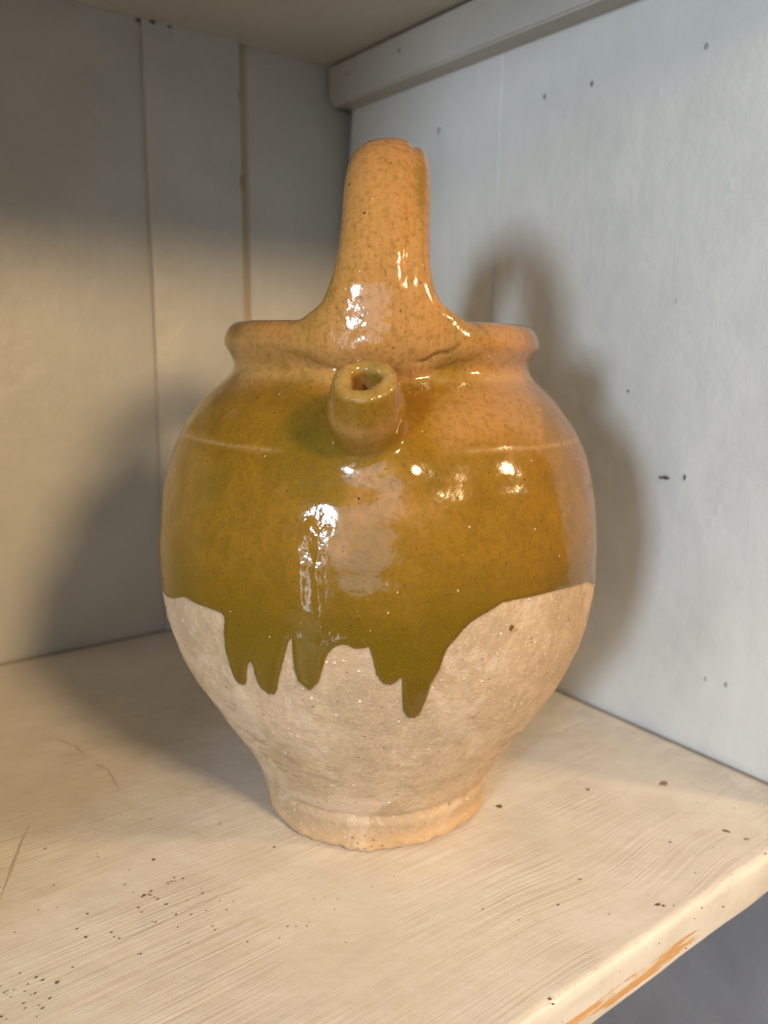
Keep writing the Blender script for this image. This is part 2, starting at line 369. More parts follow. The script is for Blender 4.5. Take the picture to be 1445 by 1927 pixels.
# 2-D signed distance to the profile
rt = np.arange(0, 176, .6)
def poly_sdf(px, pz):
    dmin = np.full(px.shape, 1e9); ins = np.zeros(px.shape, bool)
    n = len(PO)
    for i in range(n):
        a = PO[i]; b = PO[(i+1) % n]
        if i < n-1 :
            e = b-a; wx = px-a[0]; wz = pz-a[1]
            t = np.clip((wx*e[0]+wz*e[1])/(e@e), 0, 1)
            dmin = np.minimum(dmin, (wx-e[0]*t)**2+(wz-e[1]*t)**2)
        c = ((a[1] > pz) != (b[1] > pz)) & (px < (b[0]-a[0])*(pz-a[1])/(b[1]-a[1]+1e-12)+a[0])
        ins ^= c
    dd = np.sqrt(dmin); return np.where(ins, -dd, dd)
T2 = poly_sdf(rt[None, :]+0*gz[:, None], gz[:, None]+0*rt[None, :])      # [z, rho]
RX, RY = np.meshgrid(gx, gy, indexing='ij'); rho = np.hypot(RX, RY)
fi = rho/.6; i0 = np.minimum(fi.astype(int), len(rt)-2); fr = fi-i0
Fb = np.empty((nx, ny, nz), np.float32)
for kz in range(nz):
    row = T2[kz]; Fb[:, :, kz] = row[i0]*(1-fr)+row[i0+1]*fr

def sub(xa, xb, ya, yb, za, zb):
    ix = slice(max(0, int((xa-x0g)/GS)), min(nx, int((xb-x0g)/GS)+1)); iy = slice(max(0, int((ya-y0g)/GS)), min(ny, int((yb-y0g)/GS)+1)); iz = slice(max(0, int((za-z0g)/GS)), min(nz, int((zb-z0g)/GS)+1))
    return ix, iy, iz
def smin(a, b, k):
    h = np.maximum(k-np.abs(a-b), 0)/k
    return np.minimum(a, b)-h*h*h*k/6
# handle: strap bent over the mouth. path rows: x, z, lateral centre, half width, half thickness
HP = np.array([
 (65.8,210.5, 2.0,12.0,1.0),(67.0,214.5, 1.6,22.0,1.8),(68.0,220.0, .6,33.0,3.2),(67.3,225.5,.3,35.5,4.8),(66.0,231.0, 0,28.5,6.2),(65.0,236.5,-.3,22.2,7.4),(63.8,242.0,-.5,19.2,8.6),(62.0,249.0,-.3,17.3,9.4),
 (59.6,257.0, .2,16.3,9.8),(56.0,266.0, .7,15.9,10.0),(51.0,274.5,1.1,15.4,10.0),(44.5,282.5,1.4,14.9,9.8),(36.5,289.0,1.8,14.4,9.6),(26.0,293.8,2.3,14.2,9.4),(13.0,296.2,2.8,14.0,9.3),
 (0,296.4,3.2,14.0,9.3),(-13,295.2,3.8,14.4,9.3),(-27,291.5,4.2,14.8,9.4),(-40,284.5,4.6,15.2,9.6),(-50,275,4.6,15.6,9.8),(-57.5,263,4.4,16.0,9.8),(-61.5,251,4.0,17.5,9.2),(-64,240,3.8,20.5,7.8),(-66,230,3.6,26,5.8),(-68,220,3.5,30,4.2),(-67,210,3.5,17,2.6)], float)
HP[:, 1] -= np.where(HP[:, 1] > 231, 2.6+(HP[:, 1]-231)*.022, np.clip((HP[:, 1]-208)/8, 0, 1)*2.0)
HP[:, 3] += np.clip((HP[:, 1]-262)/20, 0, 1)*1.1; HP[:, 4] += np.clip((HP[:, 1]-262)/20, 0, 1)*.8
def densify(A, n=4):
    out = []
    for i in range(len(A)-1):
        p0 = A[max(i-1, 0)]; p1 = A[i]; p2 = A[i+1]; p3 = A[min(i+2, len(A)-1)]
        for t in np.arange(n)/n:
            out.append(.5*((2*p1)+(-p0+p2)*t+(2*p0-5*p1+4*p2-p3)*t*t+(-p0+3*p1-3*p2+p3)*t**3))
    out.append(A[-1]); return np.array(out)
HD = densify(HP, 2)
def handle_sdf(X, Y, Z):
    """X, Z 2-D arrays (path plane); Y 1-D lateral"""
    best = np.full(X.shape, 1e9); pr = np.zeros(X.shape+(3,)); sg = np.zeros(X.shape)
    for i in range(len(HD)-1):
        a, b = HD[i], HD[i+1]; ex, ez = b[0]-a[0], b[1]-a[1]; L2 = ex*ex+ez*ez
        wx, wz = X-a[0], Z-a[1]
        t = np.clip((wx*ex+wz*ez)/L2, 0, 1)
        d2 = (wx-ex*t)**2+(wz-ez*t)**2
        m = d2 < best; best = np.where(m, d2, best)
        cr = (ex*wz-ez*wx)/math.sqrt(L2)        # sign: outside of the arch is negative here
        sg = np.where(m, cr, sg)
        for c in range(3): pr[..., c] = np.where(m, a[2+c]+(b[2+c]-a[2+c])*t, pr[..., c])
    dn = np.sqrt(best)
    # low down the strap is pressed round the rim: use the distance from the axis instead of x
    RH = np.hypot(X[:, 0][:, None], Y[None, :])
    def remap(A):
        xs = X[:, 0]; out = np.empty((len(xs), len(Y), A.shape[1]))
        for kz in range(A.shape[1]):
            wz = np.clip((241-Z[0, kz])/13, 0, 1)
            xe = np.sign(xs)[:, None]*(np.abs(xs)[:, None]*(1-wz)+RH*wz)
            out[:, :, kz] = np.interp(xe, xs, A[:, kz])
        return out
    dn = remap(dn); sg = remap(sg); pr = [remap(pr[..., c]) for c in range(3)]
    cy, wd, th = pr[0], pr[1], pr[2]
    lat = Y[None, :, None]-cy
    p = 2.05
    A = np.abs(dn/th); B = np.abs(lat/wd)
    q = (A**p+B**p)**(1/p)+1e-6
    g = np.sqrt((A**(p-1)/th)**2+(B**(p-1)/wd)**2)/q**(p-1)+1e-6
    out = (q-1)/g
    out = np.minimum(out, 40)
    outer = (sg < 0)                 # outer face of the arch (towards the front / sky)
    up = np.clip((Z[:, None, :]-236)/14, 0, 1)
    w1 = np.exp(-((lat-9.0)/1.9)**2)*1.45+np.exp(-((lat+2.0)/3.5)**2)*.35+np.exp(-((lat-3.5)/.9)**2)*.22
    out = out+np.where(outer, 1, .3)*w1*up
    return out
ix, iy, iz = sub(-100, 100, -48, 50, 190, 312)
XX, ZZ = np.meshgrid(gx[ix], gz[iz], indexing='ij')
Fh_s = handle_sdf(XX, gy[iy], ZZ).astype(np.float32)
Fh = np.full((nx, ny, nz), 60, np.float32); Fh[ix, iy, iz] = Fh_s

# spout: short egg-shaped nozzle with a flat cut mouth
az0 = R(-3.2); e0 = R(49)
SB = np.array([80.0*math.cos(az0), 80.0*math.sin(az0), 183.8]); SA = np.array([math.cos(e0)*math.cos(az0), math.cos(e0)*math.sin(az0), math.sin(e0)])
SL = 32.5
U1 = np.array([-math.sin(az0), math.cos(az0), 0]); U2 = np.cross(SA, U1)
RS = np.array([(-12, 17.0), (-4, 14.0), (2, 11.6), (6.5, 11.0), (11, 11.7), (15.5, 12.6), (19, 12.9), (24, 12.2), (29, 10.9), (32.5, 9.8), (38, 8.6)])
ix, iy, iz = sub(50, 135, -45, 35, 150, 240)
X3, Y3, Z3 = np.meshgrid(gx[ix], gy[iy], gz[iz], indexing='ij')
def sp_coords(X3, Y3, Z3):
    wx, wy, wz = X3-SB[0], Y3-SB[1], Z3-SB[2]
    s = wx*SA[0]+wy*SA[1]+wz*SA[2]; a = wx*U1[0]+wy*U1[1]+wz*U1[2]; b = wx*U2[0]+wy*U2[1]+wz*U2[2]
    return s, a, b
s3, a3, b3 = sp_coords(X3, Y3, Z3); q3 = np.hypot(a3, b3); ph = np.arctan2(b3, a3)
rsp = np.interp(s3, RS[:, 0], RS[:, 1])*(1+.02*np.sin(2*ph+.6)+.012*np.sin(3*ph+2))
lat3 = (q3-rsp)*.95
cut = (s3-SL-.35*np.sin(2*ph+1)-.25*np.sin(3*ph))
d3 = smin(-lat3, -cut, .9)*-1                    # rounded intersection
d3 = np.maximum(d3, -s3-12)
Fs = np.full((nx, ny, nz), 60, np.float32); Fs[ix, iy, iz] = d3
hole = q3-(5.2*(1+.13*np.sin(3*ph+1.2)+.07*np.sin(5*ph+.4)+.05*np.sin(2*ph))+np.clip(s3-SL+2.0, 0, 3)*.25)
hole = np.maximum(hole, -(s3+16))
# clay smeared below and around the spout root
X3b = (X3-88.5)/9; 
sm1 = (np.sqrt(((X3-83.5)/8)**2+((Y3-8)/10)**2+((Z3-174)/10)**2)-1)*8
Fu = smin(Fb[ix, iy, iz], sm1.astype(np.float32), 10)
Fu = smin(Fu, Fs[ix, iy, iz], 9)
Fu = np.maximum(Fu, -hole)
Fm = Fb.copy(); Fm[ix, iy, iz] = Fu
F = smin(Fm, Fh, 5.5).astype(np.float32)
del Fm
# keep the mouth of the jug open under the fillets
def surface_nets(F):
    S = F < 0
    nx, ny, nz = F.shape
    c = S[:-1, :-1, :-1].astype(np.uint8)
    for dx in (0, 1):
        for dy in (0, 1):
            for dz in (0, 1):
                if dx+dy+dz: c = c+S[dx:nx-1+dx, dy:ny-1+dy, dz:nz-1+dz]
    act = (c > 0) & (c < 8)
    idx = np.full(act.shape, -1, np.int32); I = np.argwhere(act); idx[act] = np.arange(len(I))
    P = np.zeros((len(I), 3)); N = np.zeros(len(I))
    cor = [(a, b, d) for a in (0, 1) for b in (0, 1) for d in (0, 1)]
    vals = {q: F[I[:, 0]+q[0], I[:, 1]+q[1], I[:, 2]+q[2]] for q in cor}
    for q in cor:
        for ax in range(3):
            if q[ax] == 0:
                q2 = list(q); q2[ax] = 1; q2 = tuple(q2)
                a, b = vals[q], vals[q2]; m = (a < 0) != (b < 0)
                t = np.where(m, a/(np.where(m, a-b, 1)), 0)
                for k in range(3): P[:, k] += np.where(m, q[k]+(t if k == ax else 0), 0)
                N += m
    P = P/N[:, None]+I
    quads = []
    for ax in range(3):
        sl0 = [slice(1, n-1) for n in F.shape]; sl1 = list(sl0); sl0[ax] = slice(0, F.shape[ax]-1); sl1[ax] = slice(1, F.shape[ax])
        a, b = S[tuple(sl0)], S[tuple(sl1)]
        E = np.argwhere(a != b); off = np.array([1, 1, 1]); off[ax] = 0; E = E+off
        ins = S[E[:, 0], E[:, 1], E[:, 2]]
        u, v = (ax+1) % 3, (ax+2) % 3
        eu = np.zeros(3, int); eu[u] = 1; ev = np.zeros(3, int); ev[v] = 1
        c0, c1, c2, c3 = E-eu-ev, E-ev, E, E-eu
        g = lambda c: idx[c[:, 0], c[:, 1], c[:, 2]]
        Q = np.stack([g(c0), g(c1), g(c2), g(c3)], 1)
        Q[~ins] = Q[~ins][:, ::-1]
        quads.append(Q)
    return P, np.concatenate(quads)
def tri(F, P):
    i = np.clip(np.floor(P).astype(int), 0, np.array(F.shape)-2); f = P-i; o = 0
    for a in (0, 1):
        for b in (0, 1):
            for c in (0, 1):
                o = o+F[i[:, 0]+a, i[:, 1]+b, i[:, 2]+c]*(f[:, 0] if a else 1-f[:, 0])*(f[:, 1] if b else 1-f[:, 1])*(f[:, 2] if c else 1-f[:, 2])
    return o
P, Q = surface_nets(F)
for it in range(3):
    v = tri(F, P); g = np.stack([tri(F, P+np.eye(3)[k]*.5)-tri(F, P-np.eye(3)[k]*.5) for k in range(3)], 1)
    gn = (g**2).sum(1)+1e-4
    P = P-np.clip((v/gn), -.6, .6)[:, None]*g
G = P.copy()
P = P*GS+np.array([x0g, y0g, z0g])
N0 = g/np.linalg.norm(g, axis=1, keepdims=True)
vb, vh, vs = tri(Fb, G), tri(Fh, G), tri(Fs, G)
X, Y, Z = P.T; th = np.degrees(np.arctan2(Y, X)); rho = np.hypot(X, Y)
outside = (tri(Fb, G) > -20)
rprof = np.interp(Z, PO[1:53, 1], PO[1:53, 0])
inner = (rho < rprof-3.2) & (vh > .4) & (vs > 1.5) & (Z < 225)

# glaze border: signed distance (mm) to the traced run line, glaze above
GLT = [(-66.76, 111.02), (-64.48, 112.69), (-60.2, 115.68), (-55.64, 117.33), (-49.91, 120.6), (-47.29, 120.64), (-44.93, 120.11), (-43.26, 120.07), (-40.77, 120.17), (-38.17, 120.07), (-36.01, 119.57), (-35.14, 118.85), (-35.17, 116.25), (-35.87, 110.74), (-36.13, 103.74), (-35.66, 97.43), (-35.21, 91.88), (-34.0, 89.9), (-32.27, 90.35), (-31.44, 92.7), (-30.54, 98.03), (-29.53, 101.71), (-28.95, 102.16), (-28.46, 99.7), (-28.39, 94.85), (-27.57, 91.01), (-26.03, 88.96), (-24.23, 89.39), (-23.22, 91.41), (-22.09, 97.16), (-20.61, 104.69), (-19.47, 111.03), (-18.39, 115.94), (-18.12, 115.58), (-18.25, 109.04), (-17.91, 101.68), (-17.53, 97.67), (-16.18, 95.59), (-15.04, 93.82), (-14.07, 95.67), (-12.62, 98.54), (-11.59, 104.48), (-10.52, 109.9), (-9.13, 113.04), (-7.55, 114.59), (-6.38, 114.41), (-4.91, 113.08), (-2.96, 113.35), (-1.84, 113.97), (-1.39, 111.85), (-0.84, 107.87), (-0.24, 103.01), (1.14, 99.57), (2.75, 98.87), (4.08, 100.31), (4.83, 102.08), (5.15, 101.13), (5.39, 94.52), (5.86, 87.09), (7.08, 83.5), (8.63, 82.89), (9.78, 84.53), (10.75, 90.76), (11.56, 98.41), (13.1, 104.07), (14.06, 110.64), (14.56, 112.84), (16.27, 116.14), (17.79, 119.41), (19.63, 122.14), (21.45, 123.7), (23.48, 125.09), (26.73, 127.6), (30.21, 127.96), (34.6, 127.79), (39.52, 127.82), (45.79, 127.49), (52.48, 126.48), (59.99, 124.71), (65.98, 120.65), (72.79, 114.94)]
GLT = [(-140, 117), (-120, 112), (-104, 119), (-90, 116), (-78, 114)] + GLT[2:-1] + [(76, 118), (90, 121), (104, 113), (112, 106), (118, 118), (132, 121), (150, 116), (165, 108), (172, 117), (185, 120), (200, 114), (215, 118), (220, 117)]
L2 = np.array([(a*1.72, z) for a, z in GLT]); u = np.where(th < -140, th+360, th)*1.72
sd = np.full(len(P), 1e9); above = np.zeros(len(P), bool)
near = (Z > 70) & (Z < 140)
un, zn = u[near], Z[near]; s_ = np.full(len(un), 1e9); ins = np.zeros(len(un), bool)
LC = list(L2)+[np.array((220*1.72, 999)), np.array((-140*1.72, 999))]
for i in range(len(LC)):
    a, b = LC[i], LC[(i+1) % len(LC)]
    e = b-a; t = np.clip(((un-a[0])*e[0]+(zn-a[1])*e[1])/(e@e), 0, 1)
    if i < len(L2)-1: s_ = np.minimum(s_, np.hypot(un-a[0]-e[0]*t, zn-a[1]-e[1]*t))
    ins ^= ((a[1] > zn) != (b[1] > zn)) & (un < (b[0]-a[0])*(zn-a[1])/(b[1]-a[1]+1e-12)+a[0])
sdn = np.where(ins, s_, -s_)
for ta, za, ra in ((29.8, 117.0, 1.15), (31.2, 115.6, .5), (27.5, 104, .35)):
    sdn = np.maximum(sdn, ra-np.hypot(un-ta*1.72, zn-za))
sd[near] = np.clip(sdn, -8, 8); sd[~near] = np.where(Z[~near] > 120, 8, -8)
sd[inner] = np.where(Z[inner] > 60, 8, 8)

def vnoise(P, s, seed, oct_=3):
    """cheap smooth 3-D noise from sums of sinusoids"""
    r = np.random.default_rng(seed); o = np.zeros(len(P)); amp = 1; tot = 0
    for k in range(oct_):
        for j in range(7):
            kv = r.normal(size=3); kv = kv/np.linalg.norm(kv)*s*(2**k)*(.7+.6*r.random()); o += amp*np.sin(P@kv+r.random()*6.28)
        tot += amp*2.0; amp *= .5
    return o/tot
body_w = np.clip(vh/6, 0, 1)*np.clip(vs/6, 0, 1)
disp = .38*vnoise(P, .045, 1, 2) + .10*vnoise(P, .25, 2, 2)*body_w
rings = .035*np.sin(Z*.95+.5*np.sin(th*.02))*np.clip((100-Z)/20, 0, 1)+.05*np.sin(Z*.62)*np.clip((Z-100)/20, 0, 1)
disp += np.where(inner, 0, rings)*body_w
bis = np.clip(-sd/1.0, 0, 1)
disp += bis*(.10*vnoise(P, 1.1, 3, 2)+.16*vnoise(P, .35, 4, 2))
# rough broken foot edge
fe = np.exp(-((Z-2.0)/2.4)**2)*(rho > 44)
disp += fe*(.55*vnoise(P, .22, 5, 3)+.25*vnoise(P, .9, 6, 2)) + np.exp(-((Z-5)/4)**2)*.9*np.exp(-((th-52)/18)**2)*(rho > 44)
# glaze thickness with a fat rounded lip at the end of each run
gz_t = np.clip(sd/1.1, 0, 1); gz_t = np.sqrt(np.clip(1-(1-gz_t)**2, 0, 1))
lip = np.exp(-((sd-1.6)/1.5)**2)
disp += np.where(inner, 0, gz_t*(.50+.35*np.clip((118-Z)/20, 0, 1)) + lip*(.28+.35*np.clip((108-Z)/14, 0, 1)))
# incised line round the shoulder
ln = np.exp(-((Z-181.6-.4*np.sin(th*.05))/.75)**2)*body_w*(~inner)*np.clip((np.abs(th+2)-20)/4, 0, 1)
disp -= .22*ln
# wrinkles and craters in the glaze where it ran, left of centre under the spout
def gb(px, py, pz, r): return np.exp(-((X-px)**2+(Y-py)**2+(Z-pz)**2)/(r*r))
bl = gb(93.4, -23.3, 159, 6.0)+gb(95, -20, 152, 6)+.8*gb(94.5, -26, 146, 5)+.8*gb(96.3, -21.5, 140, 5)+.7*gb(97, -21.5, 131, 4)+.7*gb(97.5, -21.3, 123, 4)+gb(98.5, -17, 117.5, 4)+.7*gb(99.2, -11.6, 117, 3)
bl = np.clip(bl, 0, 1)
def ridge(pts, w_, h_):
    zz_ = np.array([p[0] for p in pts])[::-1]; yy_ = np.array([p[1] for p in pts])[::-1]
    c_ = np.interp(Z, zz_, yy_); m_ = np.clip((Z-zz_[0])/2.5, 0, 1)*np.clip((zz_[-1]-Z)/2.5, 0, 1)*(X > 50)*(~inner)
    return h_*m_*np.exp(-((Y-c_)/w_)**2)*(1+.5*np.sin(Z*1.1+h_*9)+.3*np.sin(Z*2.7))
disp += ridge([(160, -24.5), (152, -21.0), (140, -21.8), (128, -20.6), (120, -20.8), (117, -18.5), (115.5, -14)], 1.0, .30)
disp += ridge([(150, -28.5), (143, -27.4), (132, -27.8), (125, -26.5)], 1.1, .20) + ridge([(158, -19.5), (150, -17.5), (143, -18.2)], 1.2, .24)
bl2 = np.clip(gb(70, -10, 230, 9)+gb(69, -9, 222, 8)+gb(68, -10, 214, 7), 0, 1)
disp += bl*(.13*vnoise(P, .55, 8, 2))+.45*gb(94.6, -24.5, 155.5, 2.6)-.30*gb(94.6, -21.6, 156.0, 1.6)+.30*gb(95.9, -19.5, 151, 1.6)-.2*gb(96, -18.3, 153, 1.2)+bl2*.12*vnoise(P, .8, 9, 2)
disp += .22*vnoise(P, .16, 21, 2)*np.clip((sd)/2, 0, 1)*np.exp(-((Z-170)/30)**2)*body_w
disp += .35*gb(92, 8, 170, 7)-.25*gb(90, 14, 176, 5)
# torn edge of the smeared handle clay on the right of the rim, and the crack under it
disp += np.where(vh < 5, .25*vnoise(P, .28, 12, 2), 0)*np.clip((236-Z)/6, 0, 1)
crv0 = 211.5+(Y-8)*.38+.5*np.sin(Y*.7); disp -= .55*np.exp(-((Z-crv0)/.9)**2)*(X > 40)*np.clip((Y-9)/4, 0, 1)*np.clip((34-Y)/4, 0, 1)*(vh < 6)*(~inner)
P = P+N0*disp[:, None]
fl = (Z < .6) & (rho < 53); P[:, 2] = np.maximum(P[:, 2], 0.02)

BL = [(47.2, -49.9, 220.6, 13.0, 'p', 0.7), (60.7, -31.8, 217.8, 12.4, 'p', 0.6), (41.8, -53.1, 206.0, 11.0, 'p', 0.6), (65.7, -19.5, 220.9, 12.1, 'p', 0.7), (68.4, 8.1, 219.4, 12.0, 'p', 0.5), (50.2, 45.8, 222.0, 10.7, 'p', 0.7), (41.0, 52.0, 209.6, 13.2, 'p', 0.6), (60.1, 56.0, 192.0, 12.6, 'p', 0.4), (76.4, 31.8, 191.2, 11.8, 'p', 0.8), (64.4, 40.8, 198.2, 10.2, 'p', 0.5), (75.6, 20.0, 196.7, 11.8, 'h', 0.9), (64.3, 61.8, 182.3, 12.5, 'h', 0.8), (71.1, 66.1, 154.7, 12.4, 'h', 0.7), (81.2, 57.0, 136.5, 10.1, 'h', 0.6), (92.3, -2.8, 173.6, 13.1, 'p', 0.9), (94.6, 8.5, 164.7, 11.2, 'p', 0.7), (94.7, -12.0, 162.5, 9.3, 'p', 0.6), (97.2, -13.7, 147.8, 7.5, 'p', 0.9), (85.7, -41.1, 164.2, 9.7, 'p', 0.35), (88.0, -29.3, 172.5, 5.7, 'p', 0.3), (91.7, -21.5, 167.5, 8.5, 'o', 0.9), (90.8, -17.8, 173.1, 7.5, 'o', 0.8), (84.2, -24.0, 185.4, 10.5, 'o', 0.7), (84.5, -33.5, 177.7, 9.6, 'o', 0.5), (65.0, -31.5, 201.2, 12.2, 'o', 0.35), (61.0, -54.4, 192.6, 10.4, 'p', 0.2), (92.4, 19.7, 166.3, 9.4, 'p', 0.3), (91.0, 15.9, 173.6, 7.5, 'o', 0.4), (93.5, 25.6, 155.1, 11.3, 'h', 0.4), (87.3, 35.3, 167.5, 9.6, 'h', 0.3), (68.9, -63.6, 168.9, 12.4, 'o', 0.4), (70.8, -67.8, 148.6, 14.6, 'o', 0.3), (57.6, 32.5, 225.7, 6.2, 'o', 0.6), (56.9, -28.1, 228.8, 7.3, 'o', 0.5), (63.7, 20.4, 211.8, 8.1, 'o', 0.3), (78.4, 49.8, 172.1, 9.9, 'p', 0.25), (89.1, -3.0, 182.5, 5.6, 'o', 0.5), (85.8, 13.9, 186.1, 7.6, 'h', 0.8), (83.2, 52.2, 147.1, 9.9, 'p', 0.3), (86.7, 48.2, 135.9, 5.9, 'p', 0.3)]
# glaze colours: pink where thin, olive where it pooled
pink = np.zeros(len(P)); oliv = np.zeros(len(P)); hon = np.zeros(len(P))
for bx, by, bz, br, kk, am in BL:
    g_ = am*np.exp(-((X-bx)**2+(Y-by)**2+(Z-bz)**2)/(1.25*br*br))
    if kk == 'p': pink += g_*(.5 if bz < 180 else .9)
    elif kk == 'o': oliv += g_
    else: hon += g_
hand = np.clip((2.5-vh)/3, 0, 1)
pink += hand*(.85-.35*np.exp(-((Y-13)/3.0)**2)*(Z > 240)) + .25*np.clip((Z-196)/10, 0, 1)
oliv += hand*(.75*np.exp(-((Y-14)/2.2)**2)*np.clip((Z-236)/10, 0, 1)+.75*np.exp(-((Y+27)/6)**2)+.5*np.exp(-((Y-6)/2)**2)*(Z > 255)*.6+.6*np.exp(-((Y-27)/7)**2))
oliv += hand*.6*gb(66, -18, 242, 9)
s3v, a3v, b3v = sp_coords(X, Y, Z); spw = np.clip((2.0-vs)/3, 0, 1)
pink += spw*.8*np.exp(-((s3v-19)/8)**2); oliv += spw*(1.1*np.clip((s3v-30)/3, 0, 1)+1.0*np.exp(-((s3v-4)/4)**2)+.3*np.exp(-((a3v-3)/2)**2))
tip = spw*np.clip((s3v-31)/2.5, 0, 1)
pale = .9*tip + .8*np.exp(-((Z-207)/2.2)**2)*body_w*(.35+.65*np.exp(-((np.abs(th)-14)/8)**2)) + .55*gb(90, 3, 176, 3)
low = np.clip((152-Z)/40, 0, 1)**1.0
tips = np.clip((104-Z)/16, 0, 1)
crack = np.zeros(len(P))
crv = 211.5+(Y-8)*.38+.5*np.sin(Y*.7); crack += .9*np.exp(-((Z-crv)/.55)**2)*(X > 40)*np.clip((Y-12)/3, 0, 1)*np.clip((30-Y)/3, 0, 1)*(vh < 6)
crack += .9*spw*np.exp(-((a3v-3.2-.4*np.sin(s3v))/.5)**2)*np.exp(-((s3v-28)/4)**2)*(b3v < 0)

part = np.zeros(len(P), np.int8)                 # 0 body, 1 handle, 2 spout
part[(vh < vb+.3) & (Z > 209) & (vh < 6)] = 1
part[(vs < vb-.5) & (X > 60) & (s3v > 5)] = 2
# vertex normals of the whole solid, shared by the parts so that the joins stay smooth
def vnormals(P, Q):
    a = P[Q[:, 2]]-P[Q[:, 0]]; b = P[Q[:, 3]]-P[Q[:, 1]]; fn = np.cross(a, b)
    N = np.zeros_like(P)
    for k in range(4):
        for c in range(3): N[:, c] += np.bincount(Q[:, k], fn[:, c], len(P))
    return N/(np.linalg.norm(N, axis=1, keepdims=True)+1e-12)
N = vnormals(P, Q)
if (N*N0).sum() < 0: Q = Q[:, ::-1]; N = -N
# the flat-cut spout mouth and hole sit in shade inside; nothing else to do

def jug_mat():
    s = NT('honey_glaze_over_buff_clay')
    sd = s.attr('glaze'); pk = s.attr('pink'); ol = s.attr('olive'); hn = s.attr('honey'); lw = s.attr('pool'); ln = s.attr('line'); pl = s.attr('pale'); bl = s.attr('blister'); ck = s.attr('crack'); ft = s.attr('foot'); tp = s.attr('tips'); hd = s.attr('hand')
    nA = s.noise(34, 5, .65, dist=.6); nB = s.noise(95, 5, .7); nC = s.noise(420, 3, .7); nD = s.noise(1600, 2, .6)
    nS = s.noise(1, 3, .6, vec=s.mapping((700, 700, 45)))         # fine vertical drag lines
    edge = s.math('ADD', sd, s.math('MULTIPLY_ADD', nC, .5, -.25))
    gm = s.ramp(edge, -.10, .16)
    # glaze colour
    mot = s.math('MULTIPLY_ADD', nA, 1.5, -.75)
    honey, pinkc, olive, amber, pool = (.235, .120, .009), (.47, .235, .082), (.115, .092, .008), (.275, .128, .003), (.115, .072, .0003)
    c = s.mix(s.ramp(nB, .35, .7), honey, (.175, .092, .006))
    c = s.mix(s.ramp(s.math('ADD', s.math('MULTIPLY', hn, .9), s.math('MULTIPLY', mot, .3)), .10, 1.5), c, amber)
    fp = s.ramp(s.math('ADD', s.math('ADD', pk, mot), s.math('MULTIPLY_ADD', nB, .9, -.50)), .12, .80)
    c = s.mix(s.math('MULTIPLY', fp, s.math('MULTIPLY_ADD', hd, .22, .56)), c, s.mix(s.math('MULTIPLY', s.math('MULTIPLY', s.ramp(nS, .35, .65), hd), .6), pinkc, (.36, .18, .045)))
    fo = s.ramp(s.math('ADD', s.math('SUBTRACT', ol, s.math('MULTIPLY', mot, .8)), s.math('MULTIPLY_ADD', nC, .3, -.15)), .15, .80)
    c = s.mix(s.math('MULTIPLY', fo, .36), c, olive)
    c = s.mix(s.math('MULTIPLY', s.ramp(s.math('ADD', lw, s.math('MULTIPLY', mot, .5)), .05, .95), .92), c, pool)
    c = s.mix(s.math('MULTIPLY', tp, .45), c, (.10, .045, .002))
    rim_dark = s.math('MULTIPLY', s.ramp(sd, 1.1, .1), .35); c = s.mix(rim_dark, c, (.15, .09, .006))
    c = s.mix(s.math('MULTIPLY', s.math('MULTIPLY', ln, s.ramp(nC, .3, .7)), .55), c, (.56, .36, .17))
    c = s.mix(s.math('MULTIPLY', pl, s.ramp(nB, .25, .6, .5, 1)), c, (.50, .34, .12))
    # grain: fine freckles, dark iron specks, pale pinholes
    c = s.mix(s.math('MULTIPLY', s.ramp(nC, .46, .68), .40), c, (.13, .068, .009))
    c = s.mix(s.math('MULTIPLY', s.ramp(nD, .5, .75), .14), c, (.46, .28, .10))
    sp1 = s.speck(430, .10, .28, .22, .10); sp2 = s.speck(170, .05, .14, .16, .04); sp3 = s.speck(900, .15, .35, .10, .2)
    c = s.mix(s.math('MULTIPLY', sp1, .6), c, (.07, .035, .012)); c = s.mix(s.math('MULTIPLY', sp2, .85), c, (.05, .025, .01)); c = s.mix(s.math('MULTIPLY', sp3, .5), c, (.11, .05, .015))
    pin = s.speck(240, .06, .15, .22, .06); pin2 = s.speck(100, .02, .06, .22, .02); pins = s.math('MAXIMUM', pin, pin2)
    c = s.mix(s.math('MULTIPLY', pins, .55), c, (.70, .58, .38))
    c = s.mix(s.math('MULTIPLY', ck, .8), c, (.10, .055, .015))
    # bare clay
    d1 = s.noise(30, 4, .65); d2 = s.noise(1, 4, .65, vec=s.mapping((110, 110, 260))); d3 = s.noise(160, 5, .7)
    b = s.mix(s.ramp(d1, .38, .62), (.505, .365, .23), (.42, .30, .178))
    b = s.mix(s.math('MULTIPLY', s.ramp(d3, .48, .66), .38), b, (.33, .225, .135)); b = s.mix(s.math('MULTIPLY', s.ramp(s.noise(38, 5, .75, dist=.8), .50, .60), .38), b, (.38, .27, .175)); b = s.mix(s.math('MULTIPLY', s.ramp(s.noise(25, 4, .7, dist=1.2), .52, .60), .45), b, (.60, .47, .34))
    b = s.mix(s.math('MULTIPLY', s.ramp(nC, .5, .8), .35), b, (.74, .62, .48))
    Z = s.xyz()[2]
    band = s.math('MULTIPLY', s.ramp(Z, .030, .042), s.ramp(Z, .078, .055))
    st = s.math('MULTIPLY', s.ramp(d2, .50, .56), s.math('MULTIPLY', band, s.ramp(s.noise(18, 2, .5), .36, .52)))
    b = s.mix(s.math('MULTIPLY', st, .62), b, (.28, .20, .125))
    vein = s.ramp(s.math('ABSOLUTE', s.math('SUBTRACT', s.noise(48, 5, .7), .5)), .010, .0); b = s.mix(s.math('MULTIPLY', vein, .35), b, (.28, .19, .12))
    b = s.mix(s.math('MULTIPLY', ft, .35), b, (.66, .40, .17))
